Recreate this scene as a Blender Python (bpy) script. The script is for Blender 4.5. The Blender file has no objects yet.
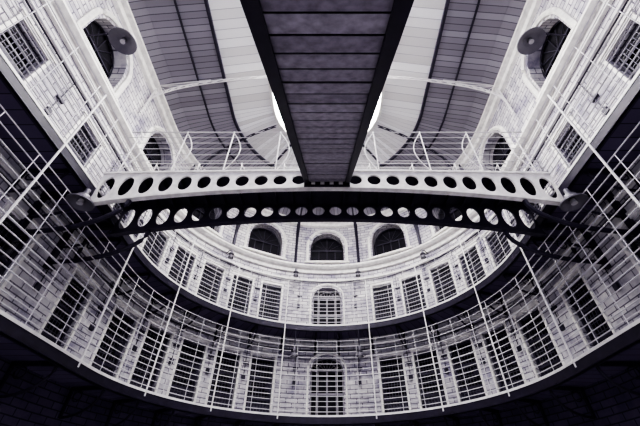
import bpy, math, random
from mathutils import Vector, Matrix
random.seed(4)
sc=bpy.context.scene
CY=7.4; K=6.1*math.pi/180; TM=225
def pt(t,r,z=0):
    if abs(t)<=90:
        a=math.radians(t); return (r*math.sin(a),CY+r*math.cos(a),z)
    s=1 if t>0 else -1
    return (s*r,CY-(abs(t)-90)*K,z)
def rotz(t): return -math.radians(max(-90,min(90,t)))
def t_of_y(y): return 90+(CY-y)/K
def trange(a,b,step=3.0):
    n=max(1,int(math.ceil((b-a)/step))); return [a+(b-a)*i/n for i in range(n+1)]

# ---------------- materials ----------------
def newmat(name):
    m=bpy.data.materials.new(name); m.use_nodes=True
    nt=m.node_tree; b=nt.nodes['Principled BSDF']; return m,nt,b
def plain(name,col,rough=.6,metal=0,var=.25,scale=6):
    m,nt,b=newmat(name)
    tc=nt.nodes.new('ShaderNodeTexCoord'); n=nt.nodes.new('ShaderNodeTexNoise')
    n.inputs['Scale'].default_value=scale; n.inputs['Detail'].default_value=6
    nt.links.new(tc.outputs['Object'],n.inputs['Vector'])
    r=nt.nodes.new('ShaderNodeValToRGB'); r.color_ramp.elements[0].position=.3; r.color_ramp.elements[1].position=.7
    r.color_ramp.elements[0].color=tuple(c*(1-var) for c in col)+(1,)
    r.color_ramp.elements[1].color=tuple(min(1,c*(1+var*.5)) for c in col)+(1,)
    nt.links.new(n.outputs['Fac'],r.inputs['Fac']); nt.links.new(r.outputs['Color'],b.inputs['Base Color'])
    b.inputs['Roughness'].default_value=rough; b.inputs['Metallic'].default_value=metal
    return m
def brick(name,c1,c2,mort,grime=.45):
    m,nt,b=newmat(name)
    uv=nt.nodes.new('ShaderNodeTexCoord'); br=nt.nodes.new('ShaderNodeTexBrick')
    nt.links.new(uv.outputs['UV'],br.inputs['Vector'])
    br.inputs['Scale'].default_value=1; br.inputs['Brick Width'].default_value=.42; br.inputs['Row Height'].default_value=.15
    br.inputs['Mortar Size'].default_value=.014; br.inputs['Mortar Smooth'].default_value=.3
    br.inputs['Color1'].default_value=c1+(1,); br.inputs['Color2'].default_value=c2+(1,); br.inputs['Mortar'].default_value=mort+(1,)
    n=nt.nodes.new('ShaderNodeTexNoise'); n.inputs['Scale'].default_value=1.3; n.inputs['Detail'].default_value=8; n.inputs['Roughness'].default_value=.7
    nt.links.new(uv.outputs['Object'],n.inputs['Vector'])
    r=nt.nodes.new('ShaderNodeValToRGB'); r.color_ramp.elements[0].position=.33; r.color_ramp.elements[1].position=.58
    r.color_ramp.elements[0].color=(1-grime,1-grime*1.04,1-grime*.83,1); r.color_ramp.elements[1].color=(1,1,1,1)
    nt.links.new(n.outputs['Fac'],r.inputs['Fac'])
    mx=nt.nodes.new('ShaderNodeMix'); mx.data_type='RGBA'; mx.blend_type='MULTIPLY'; mx.inputs[0].default_value=1
    nt.links.new(br.outputs['Color'],mx.inputs[6]); nt.links.new(r.outputs['Color'],mx.inputs[7])
    nt.links.new(mx.outputs[2],b.inputs['Base Color'])
    bp=nt.nodes.new('ShaderNodeBump'); bp.inputs['Strength'].default_value=.6; bp.inputs['Distance'].default_value=.02
    inv=nt.nodes.new('ShaderNodeMath'); inv.operation='SUBTRACT'; inv.inputs[0].default_value=1
    nt.links.new(br.outputs['Fac'],inv.inputs[1]); nt.links.new(inv.outputs[0],bp.inputs['Height']); nt.links.new(bp.outputs['Normal'],b.inputs['Normal'])
    b.inputs['Roughness'].default_value=.7
    return m
def planks(name,col,line,width=.2,axis=0,lw=.1):
    m,nt,b=newmat(name)
    uv=nt.nodes.new('ShaderNodeTexCoord'); sp=nt.nodes.new('ShaderNodeSeparateXYZ'); nt.links.new(uv.outputs['UV'],sp.inputs[0])
    d=nt.nodes.new('ShaderNodeMath'); d.operation='DIVIDE'; d.inputs[1].default_value=width; nt.links.new(sp.outputs[axis],d.inputs[0])
    f=nt.nodes.new('ShaderNodeMath'); f.operation='FRACT'; nt.links.new(d.outputs[0],f.inputs[0])
    g=nt.nodes.new('ShaderNodeMath'); g.operation='LESS_THAN'; g.inputs[1].default_value=lw; nt.links.new(f.outputs[0],g.inputs[0])
    fl=nt.nodes.new('ShaderNodeMath'); fl.operation='FLOOR'; nt.links.new(d.outputs[0],fl.inputs[0])
    wn=nt.nodes.new('ShaderNodeTexWhiteNoise'); wn.noise_dimensions='1D'; nt.links.new(fl.outputs[0],wn.inputs['W'])
    r=nt.nodes.new('ShaderNodeValToRGB')
    r.color_ramp.elements[0].color=tuple(c*.75 for c in col)+(1,); r.color_ramp.elements[1].color=tuple(min(1,c*1.15) for c in col)+(1,)
    nt.links.new(wn.outputs['Value'],r.inputs['Fac'])
    mx=nt.nodes.new('ShaderNodeMix'); mx.data_type='RGBA'; nt.links.new(g.outputs[0],mx.inputs[0])
    nt.links.new(r.outputs['Color'],mx.inputs[6]); mx.inputs[7].default_value=line+(1,)
    nt.links.new(mx.outputs[2],b.inputs['Base Color']); b.inputs['Roughness'].default_value=.6
    return m
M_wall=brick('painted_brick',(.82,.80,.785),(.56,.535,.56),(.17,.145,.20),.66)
M_shadewall=brick('shade_painted_brick',(.11,.088,.165),(.08,.062,.12),(.02,.016,.035),.5)  # ground-storey shadow is put into this brick colour
M_white=plain('cream_paint',(.88,.86,.82),.5,0,.2)
M_line=plain('pale_rail_paint',(.80,.78,.77),.4,0,.1)
M_wire=plain('grey_rail_paint',(.66,.64,.67),.4,0,.1)
M_dark=plain('black_iron',(.022,.016,.038),.5,.2,.3)
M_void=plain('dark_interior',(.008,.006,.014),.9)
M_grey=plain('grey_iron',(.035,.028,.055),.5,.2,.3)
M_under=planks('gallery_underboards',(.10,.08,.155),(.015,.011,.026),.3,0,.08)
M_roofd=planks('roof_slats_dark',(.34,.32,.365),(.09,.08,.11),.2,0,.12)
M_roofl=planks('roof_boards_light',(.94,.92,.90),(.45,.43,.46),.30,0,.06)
M_floor=brick('bounce_flagstone',(.55,.53,.56),(.5,.48,.51),(.3,.28,.32))  # unseen floor made pale to bounce light up onto the undersides
M_lamp=plain('enamel_dish',(.16,.15,.18),.4,.3,.1)
m,nt,b=newmat('skylight_glass'); b.inputs['Base Color'].default_value=(.9,.9,.88,1)
b.inputs['Emission Color'].default_value=(.99,.98,.965,1); b.inputs['Emission Strength'].default_value=23; M_sky=m
M_bulb=plain('lamp_glass',(.45,.44,.45),.2)

# ---------------- mesh builder ----------------
class MB:
    def __init__(s): s.v=[];s.f=[];s.m=[];s.uv=[]
    def face(s,ps,mi=0,uv=None):
        n=len(s.v); s.v+= [tuple(p) for p in ps]; s.f.append(tuple(range(n,n+len(ps)))); s.m.append(mi); s.uv.append(uv)
    def box(s,c,d,mi=0,M=None):
        x,y,z=[q/2 for q in d]
        P=[Vector((c[0]+a*x,c[1]+b_*y,c[2]+e*z)) for a in(-1,1) for b_ in(-1,1) for e in(-1,1)]
        if M: P=[M@p for p in P]
        for q in((0,1,3,2),(4,6,7,5),(0,4,5,1),(2,3,7,6),(0,2,6,4),(1,5,7,3)): s.face([P[i] for i in q],mi)
    def hexa(s,A,B,mi=0):
        s.face(A[::-1],mi); s.face(B,mi)
        for i in range(4):
            j=(i+1)%4; s.face([A[i],A[j],B[j],B[i]],mi)
    def tube(s,pts,r,n=5,mi=0):
        pts=[Vector(p) for p in pts]; rings=[]
        for i,p in enumerate(pts):
            d=(pts[min(i+1,len(pts)-1)]-pts[max(i-1,0)]).normalized()
            up=Vector((0,0,1)) if abs(d.z)<.9 else Vector((1,0,0))
            a=d.cross(up).normalized(); b_=a.cross(d)
            rings.append([p+r*(math.cos(2*math.pi*k/n)*a+math.sin(2*math.pi*k/n)*b_) for k in range(n)])
        for i in range(len(rings)-1):
            for k in range(n):
                l=(k+1)%n; s.face([rings[i][k],rings[i][l],rings[i+1][l],rings[i+1][k]],mi)
        s.face(rings[0],mi); s.face(rings[-1][::-1],mi)
    def cyl(s,c,r1,r2,h,n=24,mi=0,M=None,cap=True):
        c=Vector(c)
        A=[c+Vector((r1*math.cos(2*math.pi*k/n),r1*math.sin(2*math.pi*k/n),0)) for k in range(n)]
        B=[c+Vector((r2*math.cos(2*math.pi*k/n),r2*math.sin(2*math.pi*k/n),h)) for k in range(n)]
        if M: A=[M@p for p in A]; B=[M@p for p in B]
        for k in range(n):
            l=(k+1)%n; s.face([A[k],A[l],B[l],B[k]],mi)
        if cap: s.face(A[::-1],mi); s.face(B,mi)
    def sweep(s,prof,ts,mi=0,closed=True):
        for a,b_ in zip(ts[:-1],ts[1:]):
            n=len(prof)
            vv=0
            for k in range(n if closed else n-1):
                l=(k+1)%n
                L=math.hypot(prof[l][0]-prof[k][0],prof[l][1]-prof[k][1])
                mm=mi[k] if isinstance(mi,(list,tuple)) else mi
                s.face([pt(a,prof[k][0],prof[k][1]),pt(b_,prof[k][0],prof[k][1]),pt(b_,prof[l][0],prof[l][1]),pt(a,prof[l][0],prof[l][1])],mm,
                   [(a*K,vv),(b_*K,vv),(b_*K,vv+L),(a*K,vv+L)])
                vv+=L
    def mesh(s,name,mats):
        me=bpy.data.meshes.new(name); me.from_pydata(s.v,[],s.f)
        for m in mats: me.materials.append(m)
        me.polygons.foreach_set('material_index',s.m)
        uvl=me.uv_layers.new(name='UVMap'); i=0
        for fi,f in enumerate(s.f):
            u=s.uv[fi]
            for k in range(len(f)):
                if u: uvl.data[i].uv=u[k]
                else:
                    p=s.v[f[k]]; uvl.data[i].uv=(p[0]+p[1]*.0,p[2]+p[1])
                i+=1
        me.update(); return me
    def obj(s,name,mats,loc=(0,0,0),rot=0,parent=None):
        o=bpy.data.objects.new(name,s.mesh(name,mats)); sc.collection.objects.link(o)
        o.location=loc; o.rotation_euler=(0,0,rot); o.parent=parent; return o
def inst(name,me,loc,rot=0):
    o=bpy.data.objects.new(name,me); sc.collection.objects.link(o); o.location=loc; o.rotation_euler=(0,0,rot); return o
def empty(name):
    o=bpy.data.objects.new(name,None); sc.collection.objects.link(o); return o

R=6.1; RG=5.05; Z1=3.3; Z2=6.3; ZC=9.45; ZT=12.2
TS=trange(-TM,TM,3)
# ---------------- walls with openings ----------------
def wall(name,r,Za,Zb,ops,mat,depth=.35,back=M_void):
    mb=MB()
    ops=sorted(ops,key=lambda o:o['t'])
    cur=-TM
    def strip(a,b_,z0a,z0b,z1a,z1b):
        mb.face([pt(b_,r,z0b),pt(a,r,z0a),pt(a,r,z1a),pt(b_,r,z1b)],0,[(b_*K,z0b),(a*K,z0a),(a*K,z1a),(b_*K,z1b)])
    for o in ops+[None]:
        end=TM if o is None else o['t']-o['hw']/K
        tt=trange(cur,end,3)
        for a,b_ in zip(tt[:-1],tt[1:]): strip(a,b_,Za,Za,Zb,Zb)
        if o is None: break
        hw=o['hw']/K; n=12 if o['arch'] else 4
        tt=[o['t']+hw*(2*i/n-1) for i in range(n+1)]
        def top(t):
            if not o['arch']: return o['z1']
            u=min(1,abs((t-o['t'])/hw)); return o['z1']+o['hw']*o['arch']*math.sqrt(max(0,1-u*u))
        rd=r+depth
        for a,b_ in zip(tt[:-1],tt[1:]):
            if o['z0']>Za+.001: strip(a,b_,Za,Za,o['z0'],o['z0'])
            strip(a,b_,top(a),top(b_),Zb,Zb)
            mb.face([pt(a,r,top(a)),pt(b_,r,top(b_)),pt(b_,rd,top(b_)),pt(a,rd,top(a))],0)
            mb.face([pt(a,r,o['z0']),pt(b_,r,o['z0']),pt(b_,rd,o['z0']),pt(a,rd,o['z0'])],0)
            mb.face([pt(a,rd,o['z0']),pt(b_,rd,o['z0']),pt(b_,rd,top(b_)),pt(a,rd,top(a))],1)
        for e in (tt[0],tt[-1]):
            mb.face([pt(e,r,o['z0']),pt(e,rd,o['z0']),pt(e,rd,top(e)),pt(e,r,top(e))],0)
        cur=o['t']+hw
    return mb.obj(name,[mat,back])
yl=[7.5,5.2,2.9,.6,-1.7,-4,-6]
DT=[22.8,35,47.3,59.6,72]+[t_of_y(y) for y in yl[:]]
def ops(z):
    L=[dict(t=s*d,hw=.43,z0=z+.03,z1=z+2.05,arch=0) for d in DT for s in(-1,1)]
    L.append(dict(t=0,hw=.62,z0=z+.03,z1=z+1.75,arch=.75)); return L
wall('wall_ground_storey',R,0,Z1,ops(0),M_shadewall)
W1=wall('wall_first_gallery',R,Z1,Z2,ops(Z1),M_wall)
W2=wall('wall_second_gallery',R,Z2,ZC,ops(Z2),M_wall)
WT=[0]+[s*d for d in (28,57,86,t_of_y(4.1),t_of_y(.6),t_of_y(-3)) for s in(-1,1)]
wall('wall_clerestory',R,ZC,ZT,[dict(t=t,hw=.8,z0=9.85,z1=10.75,arch=1) for t in WT],M_wall,.45)

# cell doors (barred iron gates)
def gate():
    mb=MB(); w=.84;h=2.0
    for x in(-w/2+.03,w/2-.03): mb.box((x,0,h/2),(.06,.06,h))
    for z in(.04,.62,1.3,h-.04): mb.box((0,0,z),(w,.05,.07))
    for i in range(1,8): mb.tube([(-w/2+w*i/8,0,0),(-w/2+w*i/8,0,h)],.009,5,2)
    for z in [.14+.12*i for i in range(15)]: mb.box((0,0.012,z),(w,.012,.013),2)
    mb.box((.27,-.04,1.02),(.16,.05,.24),1); mb.tube([(.27,-.07,.98),(.27,-.09,1.0),(.27,-.09,1.08),(.27,-.07,1.1)],.012,5,1)
    mb.box((0,.03,.36),(w,.015,.56))
    for z in(.35,1.6): mb.tube([(-w/2,-.04,z-.07),(-w/2,-.04,z+.07)],.025,6,1)
    return mb.mesh('cell_door',[M_grey,M_dark,plain('gate_bar_paint',(.11,.10,.14),.45,.2,.2)])
G=gate()
def doorframe():
    mb=MB()
    for x in(-.46,.46): mb.box((x,-.02,1.02),(.07,.05,2.07))
    mb.box((0,-.02,2.1),(1.02,.06,.1)); mb.box((0,-.03,2.17),(1.1,.09,.04))
    return mb.mesh('door_surround',[M_white])
DF=doorframe()
for z in(0,Z1,Z2):
    for d in DT:
        for s in(-1,1):
            t=s*d
            o=inst('cell_door',G,pt(t,R+.12,z+.035),rotz(t))
            if z>0:
                f=inst('frame',DF,(0,-.12,0),0); f.parent=o
def archgate():
    mb=MB(); zs=1.72; n=16; rr=.6; rise=.45
    arc=[(rr*math.cos(math.pi*i/n),0,zs+rise*math.sin(math.pi*i/n)) for i in range(n+1)]
    mb.tube([(rr,0,0)]+arc+[(-rr,0,0)],.035,6)
    mb.tube([(.36*math.cos(math.pi*i/n),0,zs+.27*math.sin(math.pi*i/n)) for i in range(n+1)],.012,5)
    for i in range(1,8):
        a=math.pi*i/8; mb.tube([(.1*math.cos(a),0,zs),(rr*math.cos(a),0,zs+rise*math.sin(a))],.010,5)
    for z in(.04,.9,zs): mb.box((0,0,z),(1.2,.05,.07))
    mb.box((0,0,.86),(.07,.06,1.72))
    for x in(-.34,.34): mb.box((x,0,.86),(.04,.05,1.72))
    for z in [.2+.24*i for i in range(7)]: mb.box((0,.012,z),(1.2,.012,.018),2)
    q=.72
    arc=[(q*math.cos(math.pi*i/n),-.15,zs+(q-.13)*math.sin(math.pi*i/n)) for i in range(n+1)]
    mb.tube([(q,-.15,0)]+arc+[(-q,-.15,0)],.06,6,1)
    return mb.mesh('arched_gate',[plain('fanlight_paint',(.28,.26,.30),.5,0,.2),M_white,M_grey])
AG=archgate()
for z in(0,Z1,Z2): inst('arched_gate',AG,pt(0,R+.15,z+.035),0)

def arcwin():
    mb=MB(); n=18
    a=[(.95*math.cos(math.pi*i/n),-.42,.9+.95*math.sin(math.pi*i/n)) for i in range(n+1)]
    mb.tube([(.95,-.42,-.0)]+a+[(-.95,-.42,-.0)],.09,6,0)
    a=[(.78*math.cos(math.pi*i/n),0,.9+.78*math.sin(math.pi*i/n)) for i in range(n+1)]
    mb.tube([(.78,0,0)]+a+[(-.78,0,0)],.03,6,1)
    mb.box((0,0,.9),(1.56,.05,.05),1); mb.box((0,0,.03),(1.56,.05,.05),1)
    for i in range(1,6):
        q=math.pi*i/6; mb.tube([(0,0,.9),(.78*math.cos(q),0,.9+.78*math.sin(q))],.014,5,1)
    for x in(-.4,0,.4): mb.box((x,0,.45),(.03,.04,.9),1)
    mb.box((0,-.45,-.04),(2.1,.16,.09),0)
    return mb.mesh('arched_window',[M_white,M_grey])
AW=arcwin()
for i,t in enumerate(WT): inst('window_%d'%(i+1),AW,pt(t,R+.40,9.85),rotz(t))

# cornices
mb=MB()
mb.sweep([(R,ZC-.28),(R-.08,ZC-.26),(R-.1,ZC-.12),(R-.2,ZC-.08),(R-.28,ZC),(R-.28,ZC+.07),(R,ZC+.12)],TS)
mb.obj('trim_cornice',[M_white])
mb=MB()
mb.sweep([(R,ZT-.3),(R-.1,ZT-.25),(R-.12,ZT-.1),(R-.25,ZT-.04),(R-.25,ZT+.05),(R,ZT+.08)],TS)
mb.obj('trim_eaves',[M_white])
mb=MB(); mb.sweep([(R,Z2-.42),(R-.05,Z2-.40),(R-.05,Z2-.30),(R,Z2-.28)],TS)
mb.sweep([(R,Z2+2.5),(R-.04,Z2+2.5),(R-.04,Z2+2.58),(R,Z2+2.58)],TS)
mb.obj('trim_string_course',[M_white])

# ---------------- galleries ----------------
POST=[18,42,66,92,t_of_y(4.0),t_of_y(1),t_of_y(-2),t_of_y(-5)]
for gi,z in enumerate((Z1,Z2)):
    root=empty('iron_gallery')
    mb=MB()
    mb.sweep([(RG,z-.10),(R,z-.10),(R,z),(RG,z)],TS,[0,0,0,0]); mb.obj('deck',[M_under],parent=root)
    mb=MB()
    mb.sweep([(RG-.03,z-.01),(RG,z-.01),(RG,z+.045),(RG-.03,z+.045)],TS,0)
    mb.sweep([(RG-.02,z-.20),(RG,z-.20),(RG,z-.01),(RG-.02,z-.01)],TS,1)
    mb.obj('edge_lip',[M_line,M_dark],parent=root)
    mb=MB()
    mb.sweep([(RG+.02,z-.22),(RG+.06,z-.22),(RG+.06,z-.10),(RG+.02,z-.10)],TS)
    for d in [4.5]+[x+6.1 for x in DT]+[17]:
        for s in(-1,1):
            t=s*d; c=Vector(pt(t,R,z)); M=Matrix.Translation(c)@Matrix.Rotation(rotz(t),4,'Z')
            mb.box((0,-.52,-.14),(.05,1.04,.08),0,M)
            mb.box((0,-.03,-.42),(.05,.06,.62),0,M)
            cur=[M@Vector((0,-.05-.85*math.sin(a*math.pi/16),-.72+.56*(1-math.cos(a*math.pi/16)))) for a in range(9)]
            mb.tube(cur,.03,6)
            rc=[M@Vector((0,-.25+.11*math.cos(a*math.pi/5),-.30+.11*math.sin(a*math.pi/5))) for a in range(11)]
            mb.tube(rc,.016,5)
    mb.obj('brackets',[M_dark],parent=root)
    mb=MB()
    hs=[.14,.29,.44,.59,.74,.90,1.06,1.22]+([1.42,1.62,1.82,2.02,2.22,2.42] if gi==0 else [1.42,1.62,1.82])
    for k,h in enumerate(hs):
        mb.tube([pt(t,RG+.0,z+h) for t in TS],.018 if h==1.22 else .0115,5,1)
    for d in [s*(4+8*i) for i in range(28) for s in(-1,1)]:
        if abs(d)<TM: mb.tube([pt(d,RG,z),pt(d,RG,z+hs[-1])],.009,5,1)
    top=Z2-.1 if gi==0 else Z2+1.82
    for d in POST:
        for s in(-1,1): mb.tube([pt(s*d,RG-.02,z-.1),pt(s*d,RG-.02,top)],.021,8)
    mb.obj('railing',[M_line,M_wire],parent=root)

# ---------------- bridge ----------------
root=empty('iron_footbridge')
YB0,YB1=5.2,6.25; XB=5.05
zb=lambda x:6.32-.46*(x/5)**2
zt=lambda x:6.86-.09*(x/5)**2
def girder(y,mat,nm):
    mb=MB(); N=24; n=24
    for c in range(N):
        x0=-XB+2*XB*c/N; x1=x0+2*XB/N; xc=(x0+x1)/2; zc=(zb(xc)+zt(xc))/2
        hh=(zt(xc)-zb(xc))/2-.12; hw=.15
        ring=[];out=[]
        for k in range(n):
            a=2*math.pi*(k+.5)/n; cx,sz=math.cos(a),math.sin(a)
            ring.append((xc+hw*cx,zc+hh*sz))
        for k in range(n):
            a=2*math.pi*(k+.5)/n; cx,sz=math.cos(a),math.sin(a); q=max(abs(cx),abs(sz)); u=cx/q; v=sz/q
            x=xc+u*(x1-x0)/2; z=zc+ (v*(zt(x)-zc) if v>0 else -v*(zb(x)-zc)); out.append((x,z))
        for yy in(y-.02,y+.02):
            for k in range(n):
                l=(k+1)%n
                mb.face([(ring[k][0],yy,ring[k][1]),(ring[l][0],yy,ring[l][1]),(out[l][0],yy,out[l][1]),(out[k][0],yy,out[k][1])])
            for sx,sz in((1,1),(1,-1),(-1,1),(-1,-1)):
                a=[p for p in out if (p[0]-xc)*sx>0 and (p[1]-zc)*sz>0]
                X=x1 if sx>0 else x0; Z=zt(X) if sz>0 else zb(X)
                p=max(a,key=lambda p:abs(p[1]-zc) if abs(p[0]-X)<1e-6 else -9)
                q_=max(a,key=lambda p:abs(p[0]-xc) if abs(p[0]-X)>1e-6 else -9)
                mb.face([(p[0],yy,p[1]),(X,yy,Z),(q_[0],yy,q_[1])])
        for k in range(n):
            l=(k+1)%n
            mb.face([(ring[k][0],y-.02,ring[k][1]),(ring[l][0],y-.02,ring[l][1]),(ring[l][0],y+.02,ring[l][1]),(ring[k][0],y+.02,ring[k][1])])
    xs=[-XB+2*XB*i/40 for i in range(41)]
    for a,b_ in zip(xs[:-1],xs[1:]):
        for fz,h in((zt,.05),(zb,.05)):
            A=[(a,y-.06,fz(a)-h/2),(a,y+.06,fz(a)-h/2),(a,y+.06,fz(a)+h/2),(a,y-.06,fz(a)+h/2)]
            B=[(b_,)+p[1:2]+(p[2]-fz(a)+fz(b_),) for p in A]
            mb.hexa(A,B)
    return mb.obj(nm,[mat],parent=root)
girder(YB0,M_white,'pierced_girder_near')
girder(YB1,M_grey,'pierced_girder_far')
mb=MB()
mb.box((0,(YB0+YB1)/2,6.80),(2*XB,YB1-YB0-.06,.05))
for i in range(25):
    x=-XB+2*XB*i/24; mb.box((x,(YB0+YB1)/2,6.73),(.06,YB1-YB0-.06,.1))
for s in(-1,1):
    for y in(YB0,YB1):
        cur=[(s*(6.08-1.9*math.sin(a*math.pi/20)),y,5.1+.85*(1-math.cos(a*math.pi/20))) for a in range(11)]
        mb.tube(cur,.05,8)
        cur=[(s*(6.08-1.0*math.sin(a*math.pi/20)),y,5.5+.6*(1-math.cos(a*math.pi/20))) for a in range(11)]
        mb.tube(cur,.03,6)
        mb.box((s*6.05,y,5.6),(.09,.12,1.3)); mb.box((s*5.55,y,6.1),(1.05,.1,.14))
mb.obj('deck_and_knees',[M_dark],parent=root)
mb=MB()
for y in(YB0,YB1):
    for k,h in enumerate((.22,.45,.68,.91,1.14,1.37,1.6)):
        for seg in ((-XB,XB),) if (y==YB1) else ((-XB,-.5),(.5,XB)):
            mb.tube([(seg[0],y,6.8+h),(seg[1],y,6.8+h)],.018 if k==6 else .010,5)
    for i in range(9):
        x=-4.8+1.2*i
        if abs(x)<.45 and y==YB0: continue
        s=-1 if y==YB0 else 1
        mb.tube([(x,y,6.8),(x,y,8.42)],.015,6)
        mb.tube([(x+.28*math.sin(q*math.pi/10)*(1 if x<0 else -1),y+s*.02,6.85+.15*q) for q in range(11)],.012,5)
mb.obj('handrail',[M_line],parent=root)

# ---------------- stair ----------------
root=empty('iron_staircase')
SM=.72; SY,SZ=5.14,6.42; y_b=SY-SZ/SM
zl=lambda y:SZ+(y-SY)*SM
mb=MB()
def slab(x0,x1,d0,d1,mi=0,ya=y_b,yb=SY):
    A=[(x0,ya,zl(ya)+d0),(x1,ya,zl(ya)+d0),(x1,ya,zl(ya)+d1),(x0,ya,zl(ya)+d1)]
    B=[(x0,yb,zl(yb)+d0),(x1,yb,zl(yb)+d0),(x1,yb,zl(yb)+d1),(x0,yb,zl(yb)+d1)]
    mb.hexa(A,B,mi)
for s in(-1,1):
    slab(*sorted((s*.455,s*.485)),0,.40)
    slab(*sorted((s*.385,s*.49)),-.02,.015)
    slab(*sorted((s*.44,s*.49)),.38,.42)
mb.box((0,5.12,6.38),(1.0,.05,.16)); 
for x in(-.3,-.1,.1,.3): mb.box((x,5.08,6.37),(.09,.03,.07),1)
mb.obj('stringers',[M_dark,M_line],parent=root)
mb=MB()
L=.22; dy=L/math.sqrt(1+SM*SM)
y=y_b+.05
while y<SY-.05:
    j=random.uniform(-.006,.006)
    slab(-.452,.452,.03+j,.045+j,random.choice((0,0,1,2)),y+.010,min(SY,y+dy-.010)); 
    if y>y_b+.1: slab(-.452,.452,.065,.075,3,y-.05,y+.05)
    y+=dy
mb.obj('soffit_boards',[plain('stair_board_a',(.34,.305,.38),.5,0,.4,14),plain('stair_board_b',(.39,.355,.43),.5,0,.4,14),plain('stair_board_c',(.29,.255,.33),.5,0,.4,14),M_dark],parent=root)
mb=MB(); n=34
for i in range(1,n):
    z=6.75*i/n; yy=SY-(6.75-z)/SM
    mb.box((0,yy-.15,z+.03),(.9,.28,.03))
mb.obj('treads',[M_dark],parent=root)
mb=MB()
for s in(-1,1):
    for h in(.7,1.0,1.3): mb.tube([(s*.47,y_b,zl(y_b)+h),(s*.47,SY,zl(SY)+h)],.018,6)
    for i in range(9):
        yy=y_b+.1+i*(SY-y_b-.2)/8; mb.tube([(s*.47,yy,zl(yy)+.4),(s*.47,yy,zl(yy)+1.3)],.016,6)
mb.obj('handrail',[M_line],parent=root)

# ---------------- roof ----------------
YG=.8; tg=t_of_y(YG)
mb=MB()
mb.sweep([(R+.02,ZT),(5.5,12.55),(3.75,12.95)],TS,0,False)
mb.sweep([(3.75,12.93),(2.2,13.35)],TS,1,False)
for a,b_ in((-TM,-tg),(tg,TM)): mb.sweep([(2.24,13.36),(0,13.9)],trange(a,b_,3),0,False)  # unseen closed roof, added to cut skylight on the near walls
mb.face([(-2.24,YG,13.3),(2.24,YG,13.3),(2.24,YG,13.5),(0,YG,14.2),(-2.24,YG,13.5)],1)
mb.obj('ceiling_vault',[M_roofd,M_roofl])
mb=MB()
for rr,zz,w in((3.75,12.9,.05),(4.65,12.72,.018)):
    mb.sweep([(rr-w,zz-.06),(rr+w,zz-.06),(rr+w,zz+.06),(rr-w,zz+.06)],TS)
mb.obj('roof_purlins',[M_grey])
sk=empty('skylight')
TG=trange(-tg,tg,3)
mb=MB()
mb.sweep([(2.14,13.28),(2.24,13.28),(2.24,13.5),(2.14,13.5)],TG,0)
for t in trange(-tg,tg,4.0):
    mb.tube([pt(t,2.15,13.44),pt(t,.05,14.1)],.022,5)
for rr,zz in((1.5,13.64),(.8,13.85)): mb.tube([pt(t,rr,zz) for t in TG],.02,5)
mb.tube([(0,CY,14.12),(0,YG,14.12)],.05,6)
mb.obj('glazing_bars',[M_white],parent=sk)
mb=MB(); mb.sweep([(2.2,13.48),(.001,14.16)],TG,0,False); mb.obj('glass',[M_sky],parent=sk)
def truss(P,off=.16,rad=.022):
    mb=MB(); A=[Vector(p) for p in P]; B=[]
    for i,p in enumerate(A):
        q=Vector(p); q.z+=off; B.append(q)
    mb.tube(A,rad,6); mb.tube(B,rad,6)
    for i in range(len(A)-1):
        mb.tube([A[i],B[i+1]],.010,5); mb.tube([B[i],A[i+1]],.010,5)
    return mb
for y in(6.0,1.6,-2.8):
    P=[(-5.95*math.cos(math.pi*i/40),y,11.25+1.75*math.sin(math.pi*i/40)) for i in range(41)]
    mb=truss(P)
    for s in(-1,1):
        a=Vector((s*5.95,y,12.3)); 
        mb.tube([(s*5.97,y,10.6),(s*5.97,y,12.35)],.03,6); mb.tube([(s*5.97,y,12.32),(s*4.2,y,12.72)],.022,6)
        for k in(3,5,7,9): 
            p=P[k] if s<0 else P[-1-k]; mb.tube([a,p],.012,5)
    mb.obj('lattice_roof_arch',[M_line])
for t in(14,42,70,-14,-42,-70):
    P=[]
    for i in range(20):
        a=math.pi/2*i/19; rr=2.25+3.75*math.cos(a); P.append(pt(t,rr,10.9+2.1*math.sin(a)))
    truss(P,.12,.022).obj('roof_rib',[M_grey])
    mb=MB()
    mb.tube([pt(t,R-.07,9.55),pt(t,R-.07,12.1)],.07,6)
    mb.tube([pt(t,R-.1,10.3),pt(t,R-.9,12.3)],.04,6)
    mb.obj('wall_strut',[M_grey])

mb=MB(); mb.face([(-8,-9,0),(8,-9,0),(8,15,0),(-8,15,0)],0,[(-8,-9),(8,-9),(8,15),(-8,15)]); mb.obj('floor',[M_floor])

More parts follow.
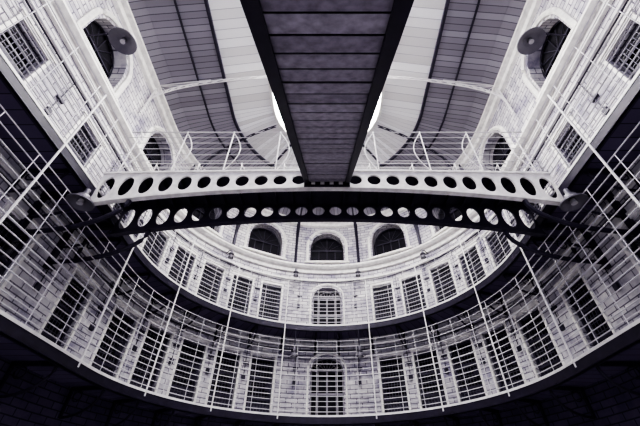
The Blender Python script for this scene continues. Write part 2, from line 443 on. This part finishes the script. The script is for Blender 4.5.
# ---------------- lamps & wall plates ----------------
def dish(r):
    mb=MB(); n=28
    pr=[(.04,.16),(.12,.14),(r*.55,.08),(r,-.02),(r,-.05),(r*.93,-.04),(r*.5,.03),(.06,.05)]
    for k in range(len(pr)-1):
        for i in range(n):
            a=2*math.pi*i/n; b_=2*math.pi*(i+1)/n
            f=lambda q,an:(q[0]*math.cos(an),q[0]*math.sin(an),q[1])
            mb.face([f(pr[k],a),f(pr[k],b_),f(pr[k+1],b_),f(pr[k+1],a)],0)
    mb.cyl((0,0,.12),.06,.05,.2,16,0)
    mb.cyl((0,0,-.06),.06,.045,.1,16,1)
    return mb
def lamp(loc,r,arm):
    o=dish(r).obj('dish_lamp',[M_lamp,M_bulb],loc)
    m2=MB(); m2.tube([(0,0,.3),(arm[0]*.5,arm[1]*.5,.42),arm],.022,6); m2.obj('arm',[M_dark],parent=o)
for s in(-1,1):
    lamp((s*4.85,4.85,5.6),.25,(s*.25,.25,.55))
    lamp((s*4.95,3.4,9.6),.32,(s*1.1,0,.3))
for t in(-13.5,13.5): lamp(pt(t,4.95,5.15),.13,(0,.12,1.0))
for t in(-14,14,-44,44): lamp(pt(t,5.6,8.75),.11,tuple(Vector(pt(t,6.05,.4))-Vector(pt(t,5.6,0))))
allT=sorted([0]+[s*d for d in DT for s in(-1,1)])
for z,par in((Z1,W1),(Z2,W2)):
    mb=MB()
    for a,b_ in zip(allT[:-1],allT[1:]):
        t=(a+b_)/2; c=Vector(pt(t,R,z)); M=Matrix.Translation(c)@Matrix.Rotation(rotz(t),4,'Z')
        mb.box((0,-.03,1.25),(.12,.06,.16),0,M); mb.box((.02,-.03,1.75),(.2,.05,.07),0,M)
        mb.tube([M@Vector((0,-.03,1.3)),M@Vector((0,-.03,2.6))],.012,5,0)
    mb.obj('bell_pull_plates',[M_grey],parent=par)
    mb=MB(); mb.tube([pt(t,R-.05,z+2.42) for t in TS],.022,5); mb.obj('conduit_pipe',[M_grey],parent=par)

# ---------------- light ----------------
w=bpy.data.worlds.new('world'); sc.world=w; w.use_nodes=True
w.node_tree.nodes['Background'].inputs[0].default_value=(.80,.77,1.0,1); w.node_tree.nodes['Background'].inputs[1].default_value=1.4
sc.view_settings.view_transform='AgX'
try: sc.view_settings.look='AgX - High Contrast'
except Exception: pass

cam=bpy.data.cameras.new('camera'); co=bpy.data.objects.new('camera',cam); sc.collection.objects.link(co)
cam.sensor_width=36; cam.lens=339/640*36; cam.shift_x=-7/640; cam.clip_start=.05
co.location=(0,0,1); co.rotation_euler=(math.radians(90+41.5),0,0)
sc.camera=co
